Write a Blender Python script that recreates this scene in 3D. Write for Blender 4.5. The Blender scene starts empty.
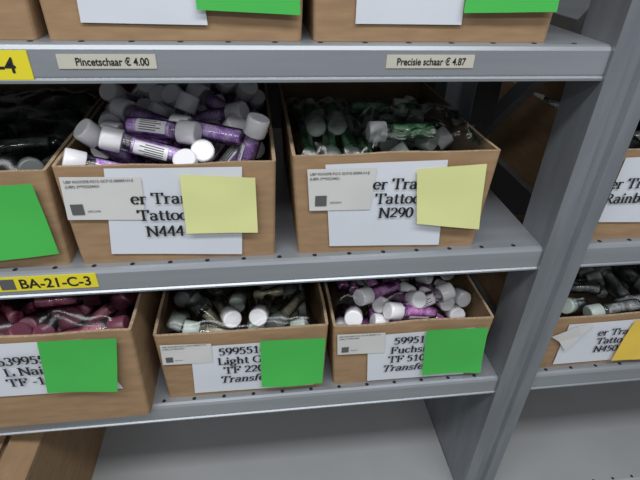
import bpy, bmesh, math, random
from mathutils import Vector, Matrix, noise, Quaternion
random.seed(7)
COL=bpy.context.scene.collection

# ---------------------------------------------------------------- materials
def mat(name, col, rough=0.6, metal=0.0, noise_scale=None, noise_amt=0.15, col2=None, bump=0.0,
        coat=0.0, stretch=(1,1,1), spec=0.5, trans=0.0):
    m=bpy.data.materials.new(name); m.use_nodes=True
    nt=m.node_tree; b=nt.nodes['Principled BSDF']
    b.inputs['Base Color'].default_value=(*col,1); b.inputs['Roughness'].default_value=rough
    b.inputs['Metallic'].default_value=metal; b.inputs['Coat Weight'].default_value=coat
    b.inputs['Specular IOR Level'].default_value=spec
    b.inputs['Transmission Weight'].default_value=trans
    if noise_scale:
        tc=nt.nodes.new('ShaderNodeTexCoord'); mp=nt.nodes.new('ShaderNodeMapping')
        mp.inputs['Scale'].default_value=stretch
        n=nt.nodes.new('ShaderNodeTexNoise'); n.inputs['Scale'].default_value=noise_scale
        n.inputs['Detail'].default_value=5
        r=nt.nodes.new('ShaderNodeValToRGB')
        c2=col2 if col2 else tuple(max(0,c*(1-noise_amt)) for c in col)
        r.color_ramp.elements[0].position=.35; r.color_ramp.elements[1].position=.65
        r.color_ramp.elements[0].color=(*c2,1); r.color_ramp.elements[1].color=(*col,1)
        nt.links.new(tc.outputs['Object'],mp.inputs[0]); nt.links.new(mp.outputs[0],n.inputs['Vector'])
        nt.links.new(n.outputs['Fac'],r.inputs[0]); nt.links.new(r.outputs[0],b.inputs['Base Color'])
        if bump:
            bp=nt.nodes.new('ShaderNodeBump'); bp.inputs['Strength'].default_value=bump
            bp.inputs['Distance'].default_value=.001
            nt.links.new(n.outputs['Fac'],bp.inputs['Height']); nt.links.new(bp.outputs[0],b.inputs['Normal'])
    return m
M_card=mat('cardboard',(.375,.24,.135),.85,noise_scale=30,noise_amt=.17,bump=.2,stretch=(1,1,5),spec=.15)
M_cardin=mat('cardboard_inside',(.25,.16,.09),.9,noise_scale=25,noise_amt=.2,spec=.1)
M_edge=mat('cardboard_cut_edge',(.47,.34,.22),.9,noise_scale=300,noise_amt=.35,spec=.1)
M_steel=mat('galvanised_painted_steel',(.38,.40,.425),.36,metal=.45,noise_scale=14,noise_amt=.14,stretch=(.3,3,3))
M_post=mat('upright_steel',(.29,.31,.335),.38,metal=.45,noise_scale=18,noise_amt=.2,stretch=(3,3,.4))
M_hole=mat('punched_hole_dark',(.012,.012,.012),.9)
M_paper=mat('label_paper',(.70,.72,.77),.6,noise_scale=9,noise_amt=.06)
M_paper2=mat('shipping_label_paper',(.68,.67,.64),.6,noise_scale=15,noise_amt=.08)
M_ink=mat('black_ink',(.012,.012,.014),.6)
M_grey=mat('grey_print',(.10,.10,.10),.7)
M_green=mat('green_sticky_paper',(.07,.48,.085),.65,noise_scale=8,noise_amt=.06,spec=.25)
M_yel=mat('yellow_sticky_paper',(.73,.74,.33),.7,noise_scale=8,noise_amt=.05,spec=.25)
M_oran=mat('orange_sticky_paper',(.82,.56,.08),.65,noise_scale=8,noise_amt=.05)
M_tag=mat('yellow_location_tag',(.80,.68,.03),.4)
M_strip=mat('price_strip_paper',(.58,.55,.46),.5,noise_scale=20,noise_amt=.06)
M_cap=mat('white_plastic_cap',(.86,.84,.86),.28,coat=.3)
M_capg=mat('frosted_cap_plastic',(.45,.50,.46),.4)
M_capd=mat('smoked_cap_plastic',(.12,.13,.125),.4)
M_capr=mat('rose_cap_plastic',(.16,.045,.07),.4)
M_floor=mat('floor_vinyl',(.42,.42,.40),.55,noise_scale=5,noise_amt=.08)
M_backdrop=mat('backdrop_shade',(.055,.05,.045),.9,noise_scale=3,noise_amt=.2)  # near-black colour stands in for the darkness behind the open rack
M_ceil=mat('ceiling_tiles',(.5,.5,.5),.9,noise_scale=6,noise_amt=.06)
M_deck=mat('bottom_deck_steel',(.39,.395,.395),.5,metal=.1,noise_scale=7,noise_amt=.08)

def glitter(name,c1,c2,c3):
    m=bpy.data.materials.new(name); m.use_nodes=True; nt=m.node_tree; b=nt.nodes['Principled BSDF']
    tc=nt.nodes.new('ShaderNodeTexCoord')
    v=nt.nodes.new('ShaderNodeTexVoronoi'); v.inputs['Scale'].default_value=900
    n=nt.nodes.new('ShaderNodeTexNoise'); n.inputs['Scale'].default_value=60; n.inputs['Detail'].default_value=3
    r=nt.nodes.new('ShaderNodeValToRGB'); e=r.color_ramp.elements
    e[0].position=.35; e[0].color=(*c1,1); e[1].position=.72; e[1].color=(*c3,1)
    k=e.new(.55); k.color=(*c2,1)
    nt.links.new(tc.outputs['Object'],v.inputs['Vector']); nt.links.new(tc.outputs['Object'],n.inputs['Vector'])
    mx=nt.nodes.new('ShaderNodeMath'); mx.operation='MULTIPLY_ADD'; mx.inputs[1].default_value=.25
    sep=nt.nodes.new('ShaderNodeSeparateColor'); nt.links.new(v.outputs['Color'],sep.inputs[0])
    nt.links.new(sep.outputs[0],mx.inputs[0]); nt.links.new(n.outputs['Fac'],mx.inputs[2])
    nt.links.new(mx.outputs[0],r.inputs[0]); nt.links.new(r.outputs[0],b.inputs['Base Color'])
    b.inputs['Roughness'].default_value=.35
    return m
G_purple=glitter('purple_glitter_fill',(.26,.08,.44),(.46,.22,.66),(.80,.66,.92))
G_green=glitter('green_glitter_fill',(.025,.16,.05),(.07,.33,.12),(.34,.58,.37))
G_dark=glitter('black_glitter_fill',(.010,.016,.013),(.03,.04,.036),(.15,.18,.16))
G_red=glitter('crimson_glitter_fill',(.11,.008,.03),(.32,.03,.09),(.55,.22,.30))
G_olive=glitter('olive_gold_glitter_fill',(.17,.15,.09),(.32,.29,.19),(.58,.54,.42))
G_mag=glitter('fuchsia_glitter_fill',(.30,.05,.28),(.54,.16,.50),(.80,.55,.80))
G_grey=glitter('grey_glitter_fill',(.05,.052,.052),(.15,.155,.155),(.4,.41,.41))
def film(name,rough,ior,add,tint=(.96,.97,.96,1)):
    m=bpy.data.materials.new(name); m.use_nodes=True; nt=m.node_tree; nt.nodes.clear()
    o=nt.nodes.new('ShaderNodeOutputMaterial'); t=nt.nodes.new('ShaderNodeBsdfTransparent'); g=nt.nodes.new('ShaderNodeBsdfGlossy')
    t.inputs[0].default_value=tint
    g.inputs['Roughness'].default_value=rough; g.inputs[0].default_value=(.95,.95,.95,1)
    fr=nt.nodes.new('ShaderNodeFresnel'); fr.inputs[0].default_value=ior
    ad=nt.nodes.new('ShaderNodeMath'); ad.operation='ADD'; ad.inputs[1].default_value=add
    mx=nt.nodes.new('ShaderNodeMixShader')
    nt.links.new(fr.outputs[0],ad.inputs[0]); nt.links.new(ad.outputs[0],mx.inputs[0])
    nt.links.new(t.outputs[0],mx.inputs[1]); nt.links.new(g.outputs[0],mx.inputs[2]); nt.links.new(mx.outputs[0],o.inputs[0])
    return m
M_film=film('clear_plastic_film',.16,1.25,.010,(.98,.99,.98,1))
M_shell=film('clear_tube_plastic',.10,1.38,.03,(1,1,1,1))

# ---------------------------------------------------------------- helpers
def obj(name,data,parent=None,loc=None):
    o=bpy.data.objects.new(name,data); COL.objects.link(o)
    if loc: o.location=loc
    if parent: o.parent=parent
    return o
def empty(name,loc=(0,0,0)):
    o=obj(name,None); o.empty_display_size=.02; o.location=loc; return o
def from_bm(name,bm,mats,parent=None,smooth=False):
    me=bpy.data.meshes.new(name); bmesh.ops.recalc_face_normals(bm,faces=bm.faces)
    bm.to_mesh(me); bm.free()
    for m in mats: me.materials.append(m)
    if smooth:
        for p in me.polygons: p.use_smooth=True
    return obj(name,me,parent)
def box_bm(bm,x0,x1,y0,y1,z0,z1,mi=0,bev=0):
    v=[bm.verts.new(c) for c in [(x0,y0,z0),(x1,y0,z0),(x1,y1,z0),(x0,y1,z0),(x0,y0,z1),(x1,y0,z1),(x1,y1,z1),(x0,y1,z1)]]
    fs=[]
    for f in [(0,3,2,1),(4,5,6,7),(0,1,5,4),(1,2,6,5),(2,3,7,6),(3,0,4,7)]:
        a=bm.faces.new([v[i] for i in f]); a.material_index=mi; fs.append(a)
    return v,fs
def extrude_profile(bm,prof,a0,a1,axis='x',mi=0):
    def P(p,a): return (a,p[0],p[1]) if axis=='x' else (p[0],p[1],a)
    A=[bm.verts.new(P(p,a0)) for p in prof]; B=[bm.verts.new(P(p,a1)) for p in prof]
    for i in range(len(prof)-1):
        f=bm.faces.new([A[i],A[i+1],B[i+1],B[i]]); f.material_index=mi

# ---------------------------------------------------------------- rack
DECKS=[1.516,1.296,1.075,.775]
rack=empty('metal_shelving_rack',(0,0,0))
def shelf(x0,x1,z,idx):
    bm=bmesh.new()
    prof=[(.40,z-.028),(.40,z),(.0045,z),(.0015,z-.0012),(0,z-.004),(0,z-.0245),(.0005,z-.0265),(-.0012,z-.028),(-.0008,z-.0298),(.002,z-.0305),(.02,z-.0305)]
    extrude_profile(bm,prof,x0,x1)
    o=from_bm(f'shelf_{idx}',bm,[M_steel if z>.9 else M_deck],rack)
    s=o.modifiers.new('s','SOLIDIFY'); s.thickness=.0012; s.offset=0
    bm=bmesh.new()
    x=x0+.022
    while x<x1-.01:
        for yy in (.0075,.37):
            c=bmesh.ops.create_circle(bm,cap_ends=True,radius=.0026,segments=10)
            bmesh.ops.translate(bm,verts=c['verts'],vec=(x,yy,z+.0008))
        x+=.0385
    from_bm(f'shelf_holes_{idx}',bm,[M_hole],rack)
for i,z in enumerate(DECKS):
    shelf(-.62,.3205,z,i)
    shelf(.3735,1.05,z if i<3 else z-.02,i+10)
def upright(xc,y0,idx,sgn=1):
    bm=bmesh.new()
    w=.0255
    prof=[(xc-w,y0+sgn*.055),(xc-w,y0),(xc-w+.003,y0-sgn*.003),(xc-.012,y0-sgn*.003),(xc-.009,y0+sgn*.003),(xc+.004,y0+sgn*.003),(xc+.007,y0-sgn*.003),(xc+w-.003,y0-sgn*.003),(xc+w,y0),(xc+w,y0+sgn*.055)]
    extrude_profile(bm,prof,0,2.3,axis='z')
    o=from_bm(f'upright_{idx}',bm,[M_post],rack)
    s=o.modifiers.new('s','SOLIDIFY'); s.thickness=.0015; s.offset=0
upright(.347,-.004,0); upright(.347,.42,1,-1); upright(-.65,-.004,2); upright(-.65,.42,3,-1); upright(1.08,-.004,4); upright(1.08,.42,5,-1)
bm=bmesh.new()
for xc in (.347,-.65,1.08):
    zz=.15
    k=0
    while zz<2.1:
        a=Vector((xc,.05,zz)); b=Vector((xc,.37,zz+.32)) 
        if k%2: a,b=Vector((xc,.37,zz)),Vector((xc,.05,zz+.32))
        d=(b-a).normalized(); n=Vector((0,-d.z,d.y))
        v=[bm.verts.new(p) for p in (a-n*.01+Vector((-.008,0,0)),b-n*.01+Vector((-.008,0,0)),b+n*.01+Vector((-.008,0,0)),a+n*.01+Vector((-.008,0,0)))]
        v2=[bm.verts.new(p.co+Vector((.016,0,0))) for p in v]
        bm.faces.new(v); bm.faces.new(v2[::-1])
        for i in range(4): bm.faces.new((v[i],v2[i],v2[(i+1)%4],v[(i+1)%4]))
        zz+=.36; k+=1
from_bm('side_braces',bm,[M_post],rack)
bm=bmesh.new(); box_bm(bm,.3215,.3235,.045,.40,.60,1.04)
from_bm('side_panel',bm,[M_post],rack)

# ---------------------------------------------------------------- room
def slab(name,x0,x1,y0,y1,z0,z1,m):
    bm=bmesh.new(); box_bm(bm,x0,x1,y0,y1,z0,z1); return from_bm(name,bm,[m])
slab('floor',-2.5,2.5,-2.2,.62,-.05,0,M_floor)
slab('ceiling',-2.5,2.5,-2.2,.62,2.8,2.85,M_ceil)
slab('dark_backdrop',-2.5,2.5,.56,.62,0,2.8,M_backdrop)  # added dark sheet, its colour painted as the shade behind the shelves

# ---------------------------------------------------------------- cardboard boxes
def carton(x0,x1,y0,y1,z0,z1,seed=0,wob=.0015,taper=.003):
    bm=bmesh.new()
    th=.0035; r=.004
    def loop(inset,nseg=14):
        pts=[]
        X0,X1,Y0,Y1=x0+inset,x1-inset,y0+inset,y1-inset; rr=max(.0008,r-inset)
        cor=[(X0+rr,Y0+rr,180),(X1-rr,Y0+rr,270),(X1-rr,Y1-rr,0),(X0+rr,Y1-rr,90)]
        for i,(cx,cy,a) in enumerate(cor):
            for k in range(4):
                t=math.radians(a+30*k); pts.append((cx+rr*math.cos(t),cy+rr*math.sin(t)))
            nx=cor[(i+1)%4]; t=math.radians(a+90); s=(cx+rr*math.cos(t),cy+rr*math.sin(t))
            t2=math.radians(nx[2]); e=(nx[0]+rr*math.cos(t2),nx[1]+rr*math.sin(t2))
            for k in range(1,nseg): u=k/nseg; pts.append((s[0]+(e[0]-s[0])*u,s[1]+(e[1]-s[1])*u))
        return pts
    Lo,Li=loop(0),loop(th); n=len(Lo)
    H=[0,.25,.5,.75,1]
    cx,cy=(x0+x1)/2,(y0+y1)/2
    def pos(p,h):
        x,y=p; z=z0+(z1-z0)*h
        nv=noise.noise(Vector((x*9+seed*3.1,y*9,h*1.3)))
        off=nv*wob*(h*1.0)
        s=math.copysign(1,x-cx); 
        y2=y+off*(1 if y<cy else -1)*0.8
        x2=x+s*(-taper*(1-h))*abs((x-cx)/(x1-cx))+off*.8
        zz=z+(noise.noise(Vector((x*14,y*14,seed+.5)))*.0030 if h==1 else 0)
        return (x2,y2,zz)
    O=[[bm.verts.new(pos(p,h)) for p in Lo] for h in H]
    I=[[bm.verts.new((pos(p,h)[0],pos(p,h)[1],pos(p,h)[2]+(th if h==0 else 0))) for p in Li] for h in H]
    for j in range(len(H)-1):
        for i in range(n):
            k=(i+1)%n
            bm.faces.new((O[j][i],O[j][k],O[j+1][k],O[j+1][i])).material_index=0
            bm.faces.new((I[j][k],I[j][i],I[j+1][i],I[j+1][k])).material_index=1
    for i in range(n):
        k=(i+1)%n; bm.faces.new((O[-1][i],O[-1][k],I[-1][k],I[-1][i])).material_index=2
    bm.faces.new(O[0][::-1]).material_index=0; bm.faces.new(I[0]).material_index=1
    return from_bm('cardboard_box',bm,[M_card,M_cardin,M_edge])

# ---------------------------------------------------------------- paper things
def sheet(name,corners,y,m,parent=None,nx=10,nz=8,curl=0.0,wav=.0006,seed=0,lift=.0006,sides=1):
    tl,tr,bl,br=[Vector(c) for c in corners]; bm=bmesh.new(); g=[]
    for j in range(nz+1):
        v=j/nz; row=[]
        for i in range(nx+1):
            u=i/nx; p=tl.lerp(tr,u).lerp(bl.lerp(br,u),v)
            o=-lift-curl*v**2.5*(1+.35*math.sin(u*3+seed))-wav*(noise.noise(Vector((u*1.7+seed*5,v*1.7,seed)))+.6)
            row.append(bm.verts.new((p.x,y+o,p.y)))
        g.append(row)
    for j in range(nz):
        for i in range(nx): bm.faces.new((g[j][i],g[j][i+1],g[j+1][i+1],g[j+1][i]))
    return from_bm(name,bm,[m],parent,smooth=True)

# ---- drawn serif lettering
def arc(cx,cy,rx,ry,a0,a1,n=None):
    n=n or max(6,int(abs(a1-a0)/18))
    return [(cx+rx*math.cos(math.radians(a0+(a1-a0)*i/n)),cy+ry*math.sin(math.radians(a0+(a1-a0)*i/n))) for i in range(n+1)]
def sf(x,y,w=.2): return [(x-w/2,y),(x+w/2,y)]
GL={
'e':(.48,[arc(.24,.24,.19,.23,5,315),[(.06,.26),(.42,.26)]]),
'r':(.42,[[(.13,0),(.13,.46)],arc(.28,.31,.14,.15,180,50),sf(.13,.015,.24),sf(.08,.46,.12)]),
'T':(.68,[[(.34,0),(.34,.7)],[(.03,.68),(.65,.68)],[(.05,.7),(.05,.54)],[(.63,.7),(.63,.54)],sf(.34,.015,.28)]),
'a':(.5,[arc(.22,.34,.15,.13,160,0),[(.37,.36),(.37,.03)],arc(.22,.13,.15,.13,60,350),sf(.42,.015,.1)]),
'n':(.57,[[(.13,0),(.13,.46)],arc(.28,.32,.15,.14,180,0),[(.43,.33),(.43,0)],sf(.13,.015,.2),sf(.43,.015,.2),sf(.08,.46,.12)]),
't':(.36,[[(.16,.62),(.16,.1)],arc(.25,.1,.09,.09,180,320),[(.03,.46),(.31,.46)]]),
'o':(.5,[arc(.25,.24,.2,.23,0,360)]),
'N':(.74,[[(.13,0),(.13,.7)],[(.13,.7),(.62,0)],[(.62,0),(.62,.7)],sf(.13,.015,.24),sf(.1,.69,.22),sf(.62,.69,.24)]),
'4':(.5,[[(.34,.7),(.04,.22)],[(.03,.2),(.48,.2)],[(.34,.7),(.34,0)]]),
'2':(.5,[arc(.24,.5,.17,.19,165,-25),[(.4,.42),(.06,.05)],[(.05,.04),(.46,.04)],[(.05,.07),(.46,.07)]]),
'9':(.5,[arc(.25,.48,.18,.21,0,360),arc(.13,.46,.3,.44,0,-80)]),
'0':(.5,[arc(.25,.35,.19,.34,0,360)]),
'6':(.5,[arc(.25,.22,.18,.21,0,360),arc(.37,.24,.3,.44,180,100)]),
'5':(.5,[[(.13,.67),(.43,.67)],[(.13,.64),(.43,.64)],[(.13,.67),(.11,.4)],arc(.22,.22,.19,.21,125,-140)]),
'1':(.5,[[(.26,0),(.26,.7)],[(.1,.58),(.26,.68)],sf(.26,.015,.3)]),
'3':(.5,[arc(.22,.52,.17,.17,150,-80),arc(.22,.19,.2,.18,80,-150)]),
'8':(.5,[arc(.25,.53,.15,.16,0,360),arc(.25,.19,.18,.18,0,360)]),
'7':(.5,[[(.05,.67),(.46,.67)],[(.05,.64),(.46,.64)],[(.45,.66),(.18,0)]]),
'L':(.62,[[(.16,0),(.16,.7)],[(.05,.02),(.57,.02)],[(.56,0),(.56,.2)],sf(.16,.69,.26)]),
'F':(.6,[[(.16,0),(.16,.7)],[(.05,.68),(.55,.68)],[(.54,.7),(.54,.52)],[(.16,.36),(.4,.36)],[(.4,.28),(.4,.44)],sf(.16,.015,.26)]),
'G':(.74,[arc(.37,.35,.3,.34,45,330),[(.61,.06),(.61,.32)],sf(.6,.32,.2)]),
'i':(.28,[[(.14,0),(.14,.46)],[(.14,.6),(.14,.7)],sf(.14,.015,.22),sf(.09,.46,.12)]),
'l':(.28,[[(.14,0),(.14,.7)],sf(.14,.015,.22),sf(.09,.7,.12)]),
'g':(.5,[arc(.23,.31,.16,.15,0,360),arc(.23,-.08,.18,.11,0,360),[(.14,.18),(.12,.04)],[(.36,.42),(.48,.44)]]),
'h':(.57,[[(.13,0),(.13,.7)],arc(.28,.32,.15,.14,180,0),[(.43,.33),(.43,0)],sf(.13,.015,.2),sf(.43,.015,.2),sf(.08,.7,.12)]),
's':(.4,[arc(.2,.35,.13,.11,30,250),arc(.18,.12,.14,.12,70,-150)]),
'f':(.36,[[(.15,0),(.15,.58)],arc(.26,.58,.11,.12,180,40),[(.03,.46),(.3,.46)],sf(.15,.015,.24)]),
'u':(.57,[[(.13,.46),(.13,.14)],arc(.28,.15,.15,.14,180,360),[(.43,.46),(.43,0)],sf(.08,.46,.12),sf(.38,.46,.12),sf(.48,.015,.1)]),
'c':(.45,[arc(.24,.24,.18,.23,45,320)]),
'R':(.7,[[(.16,0),(.16,.7)],[(.05,.68),(.34,.68)],arc(.34,.52,.18,.16,90,-90),[(.34,.36),(.16,.36)],[(.32,.36),(.62,0)],sf(.16,.015,.24),sf(.64,.015,.12)]),
'b':(.54,[[(.13,0),(.13,.7)],arc(.3,.24,.17,.23,0,360),sf(.08,.7,.12)]),
'w':(.72,[[(.05,.46),(.2,0)],[(.2,0),(.36,.46)],[(.36,.46),(.52,0)],[(.52,0),(.67,.46)],sf(.06,.46,.18),sf(.66,.46,.14)]),
'-':(.33,[[(.04,.25),(.29,.25)],[(.04,.28),(.29,.28)]]),
' ':(.26,[]),
}
def serif(lines,x,z,y,size,parent,name='text',lead=1.2,italic=(),align='l',rot=0.0,m=None):
    bm=bmesh.new(); thick,thin=.14,.055; cnt=0
    ca,sa=math.cos(rot),math.sin(rot)
    for li,line in enumerate(lines):
        adv=sum(GL[c][0] for c in line); ox=-adv/2 if align=='c' else 0
        sh=.25 if li in italic else 0
        for c in line:
            a,st=GL[c]
            for pl in st:
                for k in range(len(pl)-1):
                    p=Vector(pl[k]); q=Vector(pl[k+1]); d=q-p; L=d.length
                    if L<1e-6: continue
                    d/=L; w=(thin+(thick-thin)*abs(d.y)**1.3)/2; nrm=Vector((-d.y,d.x)); ext=d*min(.02,w*.4)
                    cnt+=1
                    vs=[]
                    for s in (p-ext-nrm*w,q+ext-nrm*w,q+ext+nrm*w,p-ext+nrm*w):
                        gx=(s.x+ox+s.y*sh)*size; gz=(s.y-li*lead)*size
                        vs.append(bm.verts.new((x+gx*ca-gz*sa,y-.00002*(cnt%5),z+gx*sa+gz*ca)))
                    bm.faces.new(vs)
            ox+=a
    return from_bm(name,bm,[m or M_ink],parent)
def sans(txt,x,z,y,size,parent,name='text',bold=.0,sx=1.0,rot=0,m=None,align='LEFT'):
    cu=bpy.data.curves.new(name,'FONT'); cu.body=txt; cu.size=size; cu.offset=bold*size; cu.align_x=align
    cu.materials.append(m or M_ink)
    o=obj(name,cu,parent); o.location=(x,y,z); o.rotation_euler=(math.radians(90),-rot,0); o.scale=(sx,1,1); return o

def shipping(cs,y,seed,qr='br'):
    e=empty('shipping_label'); sheet('paper',cs,y,M_paper2,e,seed=seed,lift=.0016,wav=.0003)
    tl,tr,bl,br=[Vector(c) for c in cs]; yy=y-.0024
    w=(tr-tl).length; h=tl.y-bl.y
    s=h*.085
    sans('UBP INXXSFB FG15 GCF1E 000RR1H-E',tl.x+w*.04,tl.y-h*.14,yy,s,e,bold=.01,sx=w*.9/(s*17.5),m=M_grey)
    sans('(UBP) 29955224451',tl.x+w*.04,tl.y-h*.25,yy,s,e,bold=.01,sx=w*.5/(s*9.5),m=M_grey)
    bm=bmesh.new(); qx,qz=bl.x+w*.08,bl.y+h*.12; q=h*.25
    box_bm(bm,qx,qx+q,yy-.0001,yy+.0003,qz,qz+q); from_bm('square_patch',bm,[M_grey],e)
    sans('2995522445',qx+q*1.25,qz+q*.2,yy,s*.8,e,sx=.8,m=M_grey)
    return e
def label(cs,y,seed=0,curl=0,name='paper_label',m=None):
    e=empty(name); sheet('paper',cs,y,m or M_paper,e,seed=seed,curl=curl,wav=.0006,lift=.0003); return e
def note(cs,y,m,seed=0,curl=.006):
    return sheet('sticky_note',cs,y,m,None,seed=seed,curl=curl*.7,wav=.0012,lift=.0034,nz=12,nx=12)

# ---------------------------------------------------------------- tubes
TL=.068
def tube_mesh(name,body,cap,label=True):
    """clear barrel around a glitter filling, ribbed screw cap, printed wrap sticker"""
    bm=bmesh.new(); N=20; k=TL-.060
    def ring(r,z,rib=0): 
        return [bm.verts.new(((r-(rib if i%2 else 0))*math.cos(2*math.pi*i/N),(r-(rib if i%2 else 0))*math.sin(2*math.pi*i/N),z)) for i in range(N)]
    def skin(rs,mi,capa=True,capb=True):
        rings=[ring(*r) for r in rs]
        for a,b in zip(rings,rings[1:]):
            for i in range(N):
                f=bm.faces.new((a[i],a[(i+1)%N],b[(i+1)%N],b[i])); f.material_index=mi; f.smooth=True
        if capa: f=bm.faces.new(rings[0][::-1]); f.material_index=mi
        if capb: f=bm.faces.new(rings[-1]); f.material_index=mi
    skin([(.0055,.0018),(.0080,.0030),(.0083,.005),(.0083,.040+k),(.0078,.041+k)],0)
    skin([(.006,0),(.0084,.0006),(.0094,.003),(.0094,.048+k),(.0086,.051+k),(.0080,.056+k)],3)
    skin([(.0112,.0495+k),(.0119,.0502+k,.0003),(.0119,.0665+k,.0003),(.0113,.0682+k),(.0098,.0688+k)],1)
    def patch(r,a0,a1,z0,z1,mi,n=8):
        A=[];B=[]
        for i in range(n+1):
            t=math.radians(a0+(a1-a0)*i/n); A.append(bm.verts.new((r*math.cos(t),r*math.sin(t),z0))); B.append(bm.verts.new((r*math.cos(t),r*math.sin(t),z1)))
        for i in range(n):
            f=bm.faces.new((A[i],A[i+1],B[i+1],B[i])); f.material_index=mi; f.smooth=True
    if label:
        patch(.00955,0,85,.014,.046,1)
        for j in range(5): patch(.00965,10+j*14,16+j*14,.018,.036+.005*(j%2),2,2)
    me=bpy.data.meshes.new(name); bmesh.ops.recalc_face_normals(bm,faces=bm.faces); bm.to_mesh(me); bm.free()
    for m in (body,cap,M_grey,M_shell): me.materials.append(m)
    return me
T={k:tube_mesh(k+'_tube',g,c,l) for k,g,c,l in [('purple',G_purple,M_cap,True),('green',G_green,M_cap,False),('greenbag',G_green,M_capg,False),
   ('dark',G_dark,M_capd,False),('red',G_red,M_capr,False),('olive',G_olive,M_capd,False),('oliveg',G_olive,M_capg,False),('olivew',G_olive,M_cap,False),('mag',G_mag,M_cap,True),('grey',G_grey,M_capg,False)]}
def segd(p1,q1,p2,q2):
    best=9
    for i in range(6):
        a=p1.lerp(q1,i/5)
        d=q2-p2; t=max(0,min(1,(a-p2).dot(d)/d.dot(d))); best=min(best,(a-(p2+d*t)).length)
    return best
def pile(kinds,x0,x1,y0,y1,zlo,ztop,n,seed,hand=(),capup=.5,dist=.0195,heap=0.0,face=False):
    rnd=random.Random(seed); e=empty('glitter_tube_pile',((x0+x1)/2,(y0+y1)/2,zlo)); segs=[]
    def put(kind,cap,d):
        d=d.normalized(); tail=cap+d*TL
        segs.append((cap,tail))
        o=bpy.data.objects.new('tube',T[kind]); COL.objects.link(o)
        q=(cap-tail).to_track_quat('Z','Y'); q=q@Quaternion((0,0,1),rnd.uniform(0,6.28))
        o.rotation_mode='QUATERNION'; o.rotation_quaternion=q; o.location=tail-e.location; o.parent=e
    for k,c,d in hand: put(k,Vector(c),Vector(d))
    tries=0; c=0; m=.012
    def top(p): 
        w=min(p.x-x0,x1-p.x,p.y-y0); return ztop+heap*min(1,max(0,w-.012)/.04)
    while c<n and tries<n*300:
        tries+=1
        el=rnd.choice([rnd.uniform(-.25,.25),rnd.uniform(-1.1,-.3)]) if rnd.random()<capup else rnd.uniform(-.3,.35)
        az=rnd.uniform(0,2*math.pi)
        if face and rnd.random()<.35: az=rnd.uniform(.1,math.pi-.1)
        d=Vector((math.cos(az)*math.cos(el),math.sin(az)*math.cos(el),math.sin(el)))
        u=min(1,tries/(n*200)); zc=ztop+heap-(ztop+heap-zlo-.012)*rnd.uniform(0,.25+u*.75)
        cap=Vector((rnd.uniform(x0+m,x1-m),rnd.uniform(y0+m,y1-m),zc))
        if cap.z>top(cap): continue
        tail=cap+d*TL
        if not(x0+m<tail.x<x1-m and y0+m<tail.y<y1-m and zlo+.01<tail.z<top(tail)): continue
        if any(segd(cap,tail,a,b)<dist for a,b in segs): continue
        put(rnd.choice(kinds),cap,d); c+=1
    return e
def bag(x0,x1,y0,y1,z,amp,seed,name='plastic_bag',edge=.02):
    bm=bmesh.new(); nx,ny=40,40; g=[]
    for j in range(ny+1):
        row=[]
        for i in range(nx+1):
            u,v=i/nx,j/ny
            q=Vector((u*4+seed,v*4,seed*1.7)); h=noise.noise(q)*amp+abs(noise.noise(q*1.9))*amp*.8
            ed=min(u,1-u,v,1-v); h-=edge*max(0,1-ed*7)**2
            row.append(bm.verts.new((x0+(x1-x0)*u+noise.noise(q*1.3)*.004,y0+(y1-y0)*v+noise.noise(q*1.4+Vector((9,0,0)))*.004,z+h)))
        g.append(row)
    for j in range(ny):
        for i in range(nx): bm.faces.new((g[j][i],g[j][i+1],g[j+1][i+1],g[j+1][i]))
    return from_bm(name,bm,[M_film],None,smooth=True)

D1,D2,D3,D4=DECKS; E=.0008
carton(-.190,.0165,.012,.30,D2+E,1.407,1)
carton(.033,.247,.012,.28,D2+E,1.411,2,taper=.006)
carton(-.42,-.196,.012,.30,D2+E,1.404,3)
carton(.381,.60,.012,.30,D2+E,1.411,4)
carton(-.40,-.147,-.012,.28,D3+E,1.222,5,wob=.003)
carton(-.133,.0765,.012,.29,D3+E,1.186,6,wob=.004)
carton(.082,.296,.012,.29,D3+E,1.181,7,wob=.004,taper=.006)
carton(.378,.60,.012,.28,D3+E,1.168,8)
carton(-.40,-.168,.012,.30,D1+E,1.63,9)
carton(-.165,.044,.012,.30,D1+E,1.63,10)
carton(.048,.266,.012,.30,D1+E,1.63,11)

yA=.0105
l=label([(-.143,1.405),(-.016,1.403),(-.155,1.309),(-.022,1.301)],yA,1)
serif(['er Tran','Tattoo','N444'],-.0965,1.367,yA-.0026,.0168,l,lead=1.12,align='c',rot=-.02)
shipping([(-.184,1.398),(-.111,1.396),(-.187,1.352),(-.114,1.349)],yA,2)
note([(-.075,1.398),(-.004,1.393),(-.076,1.333),(-.004,1.331)],yA,M_yel,3,.003)
l=label([(.065,1.403),(.190,1.405),(.073,1.306),(.198,1.301)],yA,4)
serif(['er Tran','Tattoo','N290'],.143,1.3745,yA-.0026,.0170,l,lead=1.0,align='c',rot=-.02)
shipping([(.047,1.399),(.117,1.399),(.050,1.352),(.114,1.351)],yA,5)
note([(.158,1.397),(.231,1.401),(.166,1.334),(.238,1.324)],yA,M_yel,6,.004)
note([(-.285,1.390),(-.208,1.393),(-.283,1.310),(-.203,1.316)],yA,M_green,7,.004)
l=label([(.388,1.402),(.520,1.405),(.386,1.322),(.52,1.316)],yA,8)
serif(['er Trans','Rainbow'],.413,1.366,yA-.0026,.0172,l,lead=1.08,align='c')
l=label([(-.345,1.216),(-.200,1.215),(-.345,1.134),(-.172,1.131)],-.0135,9)
serif(['639955','L Nail','TF -17'],-.268,1.185,-.0168,.0172,l,lead=.98,align='c')
note([(-.243,1.220),(-.162,1.218),(-.252,1.142),(-.176,1.136)],-.0150,M_green,10,.005)
yL=.0105
shipping([(-.127,1.175),(-.067,1.172),(-.128,1.141),(-.068,1.139)],yL,11)
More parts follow.
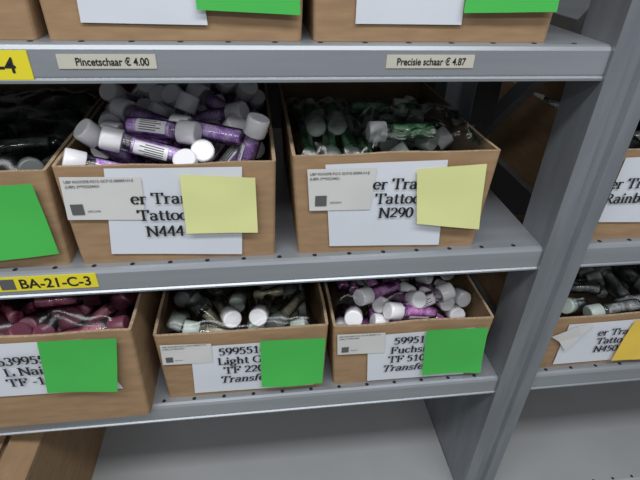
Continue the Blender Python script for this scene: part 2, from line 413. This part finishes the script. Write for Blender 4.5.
l=label([(-.092,1.167),(.062,1.166),(-.096,1.083),(.060,1.081)],yL,12)
serif(['5995518','Light Go','TF 220','Transfer'],-.030,1.1515,yL-.0026,.0168,l,lead=1.0,italic=(3,),align='c')
note([(-.008,1.173),(.073,1.170),(-.009,1.094),(.071,1.091)],yL,M_green,13,.006)
shipping([(.088,1.172),(.150,1.170),(.090,1.136),(.152,1.134)],yL,14)
l=label([(.128,1.165),(.270,1.167),(.134,1.080),(.272,1.078)],yL,15)
serif(['59951','Fuchsi','TF 510','Transfer'],.184,1.1485,yL-.0026,.0168,l,lead=1.0,italic=(3,),align='c')
note([(.203,1.171),(.287,1.169),(.208,1.090),(.292,1.087)],yL,M_green,16,.006)
l=label([(.405,1.160),(.56,1.162),(.405,1.083),(.56,1.083)],yL,17)
serif(['er Tra','Tatto','N450'],.476,1.1365,yL-.0026,.0165,l,lead=.98,align='c')
note([(.499,1.162),(.565,1.162),(.490,1.088),(.56,1.088)],yL,M_oran,18,.005)
bm=bmesh.new()
vs=[bm.verts.new(p) for p in [(.385,yL-.002,1.140),(.414,yL-.008,1.162),(.439,yL-.005,1.162),(.424,yL-.007,1.143),(.412,yL-.005,1.113),(.398,yL-.003,1.131)]]
bm.faces.new(vs); o=from_bm('torn_paper_scrap',bm,[M_paper2]); s=o.modifiers.new('s','SOLIDIFY'); s.thickness=.0003
label([(-.131,1.600),(-.040,1.600),(-.134,1.530),(-.036,1.529)],yA,20)
label([(.085,1.600),(.176,1.600),(.086,1.531),(.179,1.531)],yA,21)
note([(-.043,1.61),(.037,1.61),(-.043,1.541),(.039,1.538)],yA,M_green,22,.004)
note([(.178,1.61),(.258,1.61),(.177,1.541),(.260,1.543)],yA,M_green,23,.004)
def strip(name,x0,x1,z0,z1,m,txt,ts,tx,sx=1,bold=.02,y=-.0006):
    e=empty(name); bm=bmesh.new(); box_bm(bm,x0,x1,y-.0008,y,z0,z1)
    from_bm('backing',bm,[m],e); sans(txt,tx,z0+(z1-z0)*.5-ts*.34,y-.0011,ts,e,bold=bold,sx=sx); return e
strip('price_strip',-.155,-.079,1.4975,1.5085,M_strip,'Pincetschaar \u20ac 4.00',.0085,-.1415,sx=.84)
strip('price_strip',.113,.192,1.4975,1.5085,M_strip,'Precisie schaar \u20ac 4.87',.0085,.122,sx=.82)
strip('location_tag',-.275,-.176,1.489,1.5115,M_tag,'BA-21-C-4',.0165,-.2595,sx=1.0,bold=.02)
e=strip('location_tag',-.285,-.172,1.2755,1.2935,M_tag,'BA-21-C-3',.0165,-.248,sx=.97,bold=.02)
bm=bmesh.new(); box_bm(bm,-.266,-.252,-.0018,-.0014,1.278,1.291); from_bm('square_patch',bm,[M_grey],e)

P='purple'
handA=[(P,(-.166,.060,1.421),(.55,.35,-.75)),(P,(-.176,.030,1.404),(.9,.25,-.4)),(P,(-.141,.043,1.421),(.85,.05,-.30)),
 (P,(-.145,.120,1.425),(.85,-.55,-.15)),(P,(-.0707,.029,1.400),(.1,.55,-.9)),(P,(-.080,.078,1.420),(.95,-.3,-.10)),
 (P,(.000,.055,1.428),(-.25,.05,-.75)),(P,(-.02,.105,1.424),(-.75,.35,-.25)),(P,(-.010,.175,1.43),(-.3,.5,-.6)),
 (P,(-.093,.150,1.43),(.3,.6,-.5)),(P,(-.165,.165,1.43),(.3,.7,-.5)),
 (P,(-.125,.175,1.435),(.0,.7,-.6)),(P,(-.035,.185,1.437),(-.2,.7,-.6)),(P,(-.085,.20,1.44),(.1,.5,-.7))]
pile(['purple'],-.186,.012,.016,.296,1.335,1.408,120,11,handA,capup=.6,dist=.019,heap=.026,face=True)
handB=[('greenbag',(.056,.060,1.382),(0,1,.12)),('greenbag',(.080,.063,1.384),(0.05,1,.1)),('greenbag',(.105,.065,1.382),(.0,1,.1)),
 ('green',(.130,.078,1.410),(1,.02,.0)),('greenbag',(.068,.118,1.404),(0,1,.05)),('greenbag',(.093,.122,1.404),(0,1,.05)),('greenbag',(.200,.10,1.390),(-.6,.8,.0)),('green',(.19,.19,1.40),(-1,.1,.0))]
pile(['greenbag','greenbag','green'],.037,.242,.016,.276,1.32,1.388,70,12,handB)
pile(['dark'],-.416,-.20,.016,.296,1.33,1.398,55,13)
pile(['dark','grey'],.385,.596,.016,.296,1.33,1.385,50,14)
pile(['red'],-.396,-.151,-.008,.276,1.13,1.212,70,15)
handC=[('olivew',(-.043,.040,1.184),(-.3,.9,-.3)),('olivew',(-.008,.040,1.184),(.2,.9,-.4))]
pile(['olive','oliveg'],-.129,.0725,.016,.286,1.11,1.174,70,16,handC)
handD=[('mag',(.130,.06,1.188),(.8,.5,-.2)),('mag',(.112,.030,1.18),(.2,.9,-.4)),('mag',(.20,.05,1.186),(-.3,.7,-.5)),('mag',(.245,.06,1.187),(-.9,-.2,-.2)),('mag',(.165,.035,1.182),(.9,.2,-.3))]
pile(['mag'],.086,.292,.016,.286,1.11,1.174,60,17,handD,capup=.4)
pile(['grey'],.382,.596,.016,.276,1.11,1.162,50,18)
bag(.115,.235,.03,.13,1.424,.010,5); bag(.04,.12,.03,.20,1.414,.008,3)
bag(-.415,-.2,.02,.25,1.412,.012,8); bag(-.128,.07,.018,.2,1.192,.010,11); bag(.09,.285,.05,.2,1.197,.010,14); bag(-.18,0,.17,.29,1.452,.010,17)
bag(-.39,-.155,.0,.2,1.224,.010,19); bag(.39,.59,.03,.2,1.174,.010,22)

bm=bmesh.new()
box_bm(bm,-.56,-.315,-.06,.28,D4+E,.99,0)
def quad(ps,mi,t=.003):
    a=[bm.verts.new(p) for p in ps]; b=[bm.verts.new((p[0],p[1],p[2]+t)) for p in ps]
    bm.faces.new(a[::-1]).material_index=mi; bm.faces.new(b).material_index=mi
    for i in range(4): bm.faces.new((a[i],a[(i+1)%4],b[(i+1)%4],b[i])).material_index=2
quad([(-.315,-.06,.992),(-.315,.28,.992),(-.345,.28,1.012),(-.345,-.06,1.012)],0)
quad([(-.56,-.06,.992),(-.56,.28,.992),(-.36,.28,.999),(-.36,-.06,.999)],0)
from_bm('closed_cardboard_carton',bm,[M_card,M_cardin,M_edge])

def lamp(x,y,z,w,d,power,idx):
    e=empty('ceiling_light',(x,y,z))
    bm=bmesh.new(); box_bm(bm,-w/2-.02,w/2+.02,-d/2-.02,d/2+.02,.004,.06)
    from_bm('housing',bm,[M_ceil],e)
    L=bpy.data.lights.new('tube_light','AREA'); L.shape='RECTANGLE'; L.size=w; L.size_y=d; L.energy=power; L.color=(.94,.97,1)
    o=obj('tube_light',L,e)
lamp(-.2,-.75,2.72,2.4,.25,31,0)
lamp(-.2,-1.7,2.72,2.4,.25,24,1)
w=bpy.data.worlds.new('world'); bpy.context.scene.world=w; w.use_nodes=True
w.node_tree.nodes['Background'].inputs[0].default_value=(.86,.93,1,1); w.node_tree.nodes['Background'].inputs[1].default_value=.23

X=Vector((3980,179,-480)).normalized(); Z=Vector((25,730,480)); Z=(Z-X*Z.dot(X)).normalized(); Y=Z.cross(X)
cam=bpy.data.cameras.new('camera'); co=obj('camera',cam)
cam.sensor_width=36; cam.lens=27; cam.clip_start=.01
co.matrix_world=Matrix.Translation((0,-.42,1.60))@Matrix((X,Y,Z)).to_4x4()
bpy.context.scene.camera=co
bpy.context.scene.view_settings.view_transform='Standard'
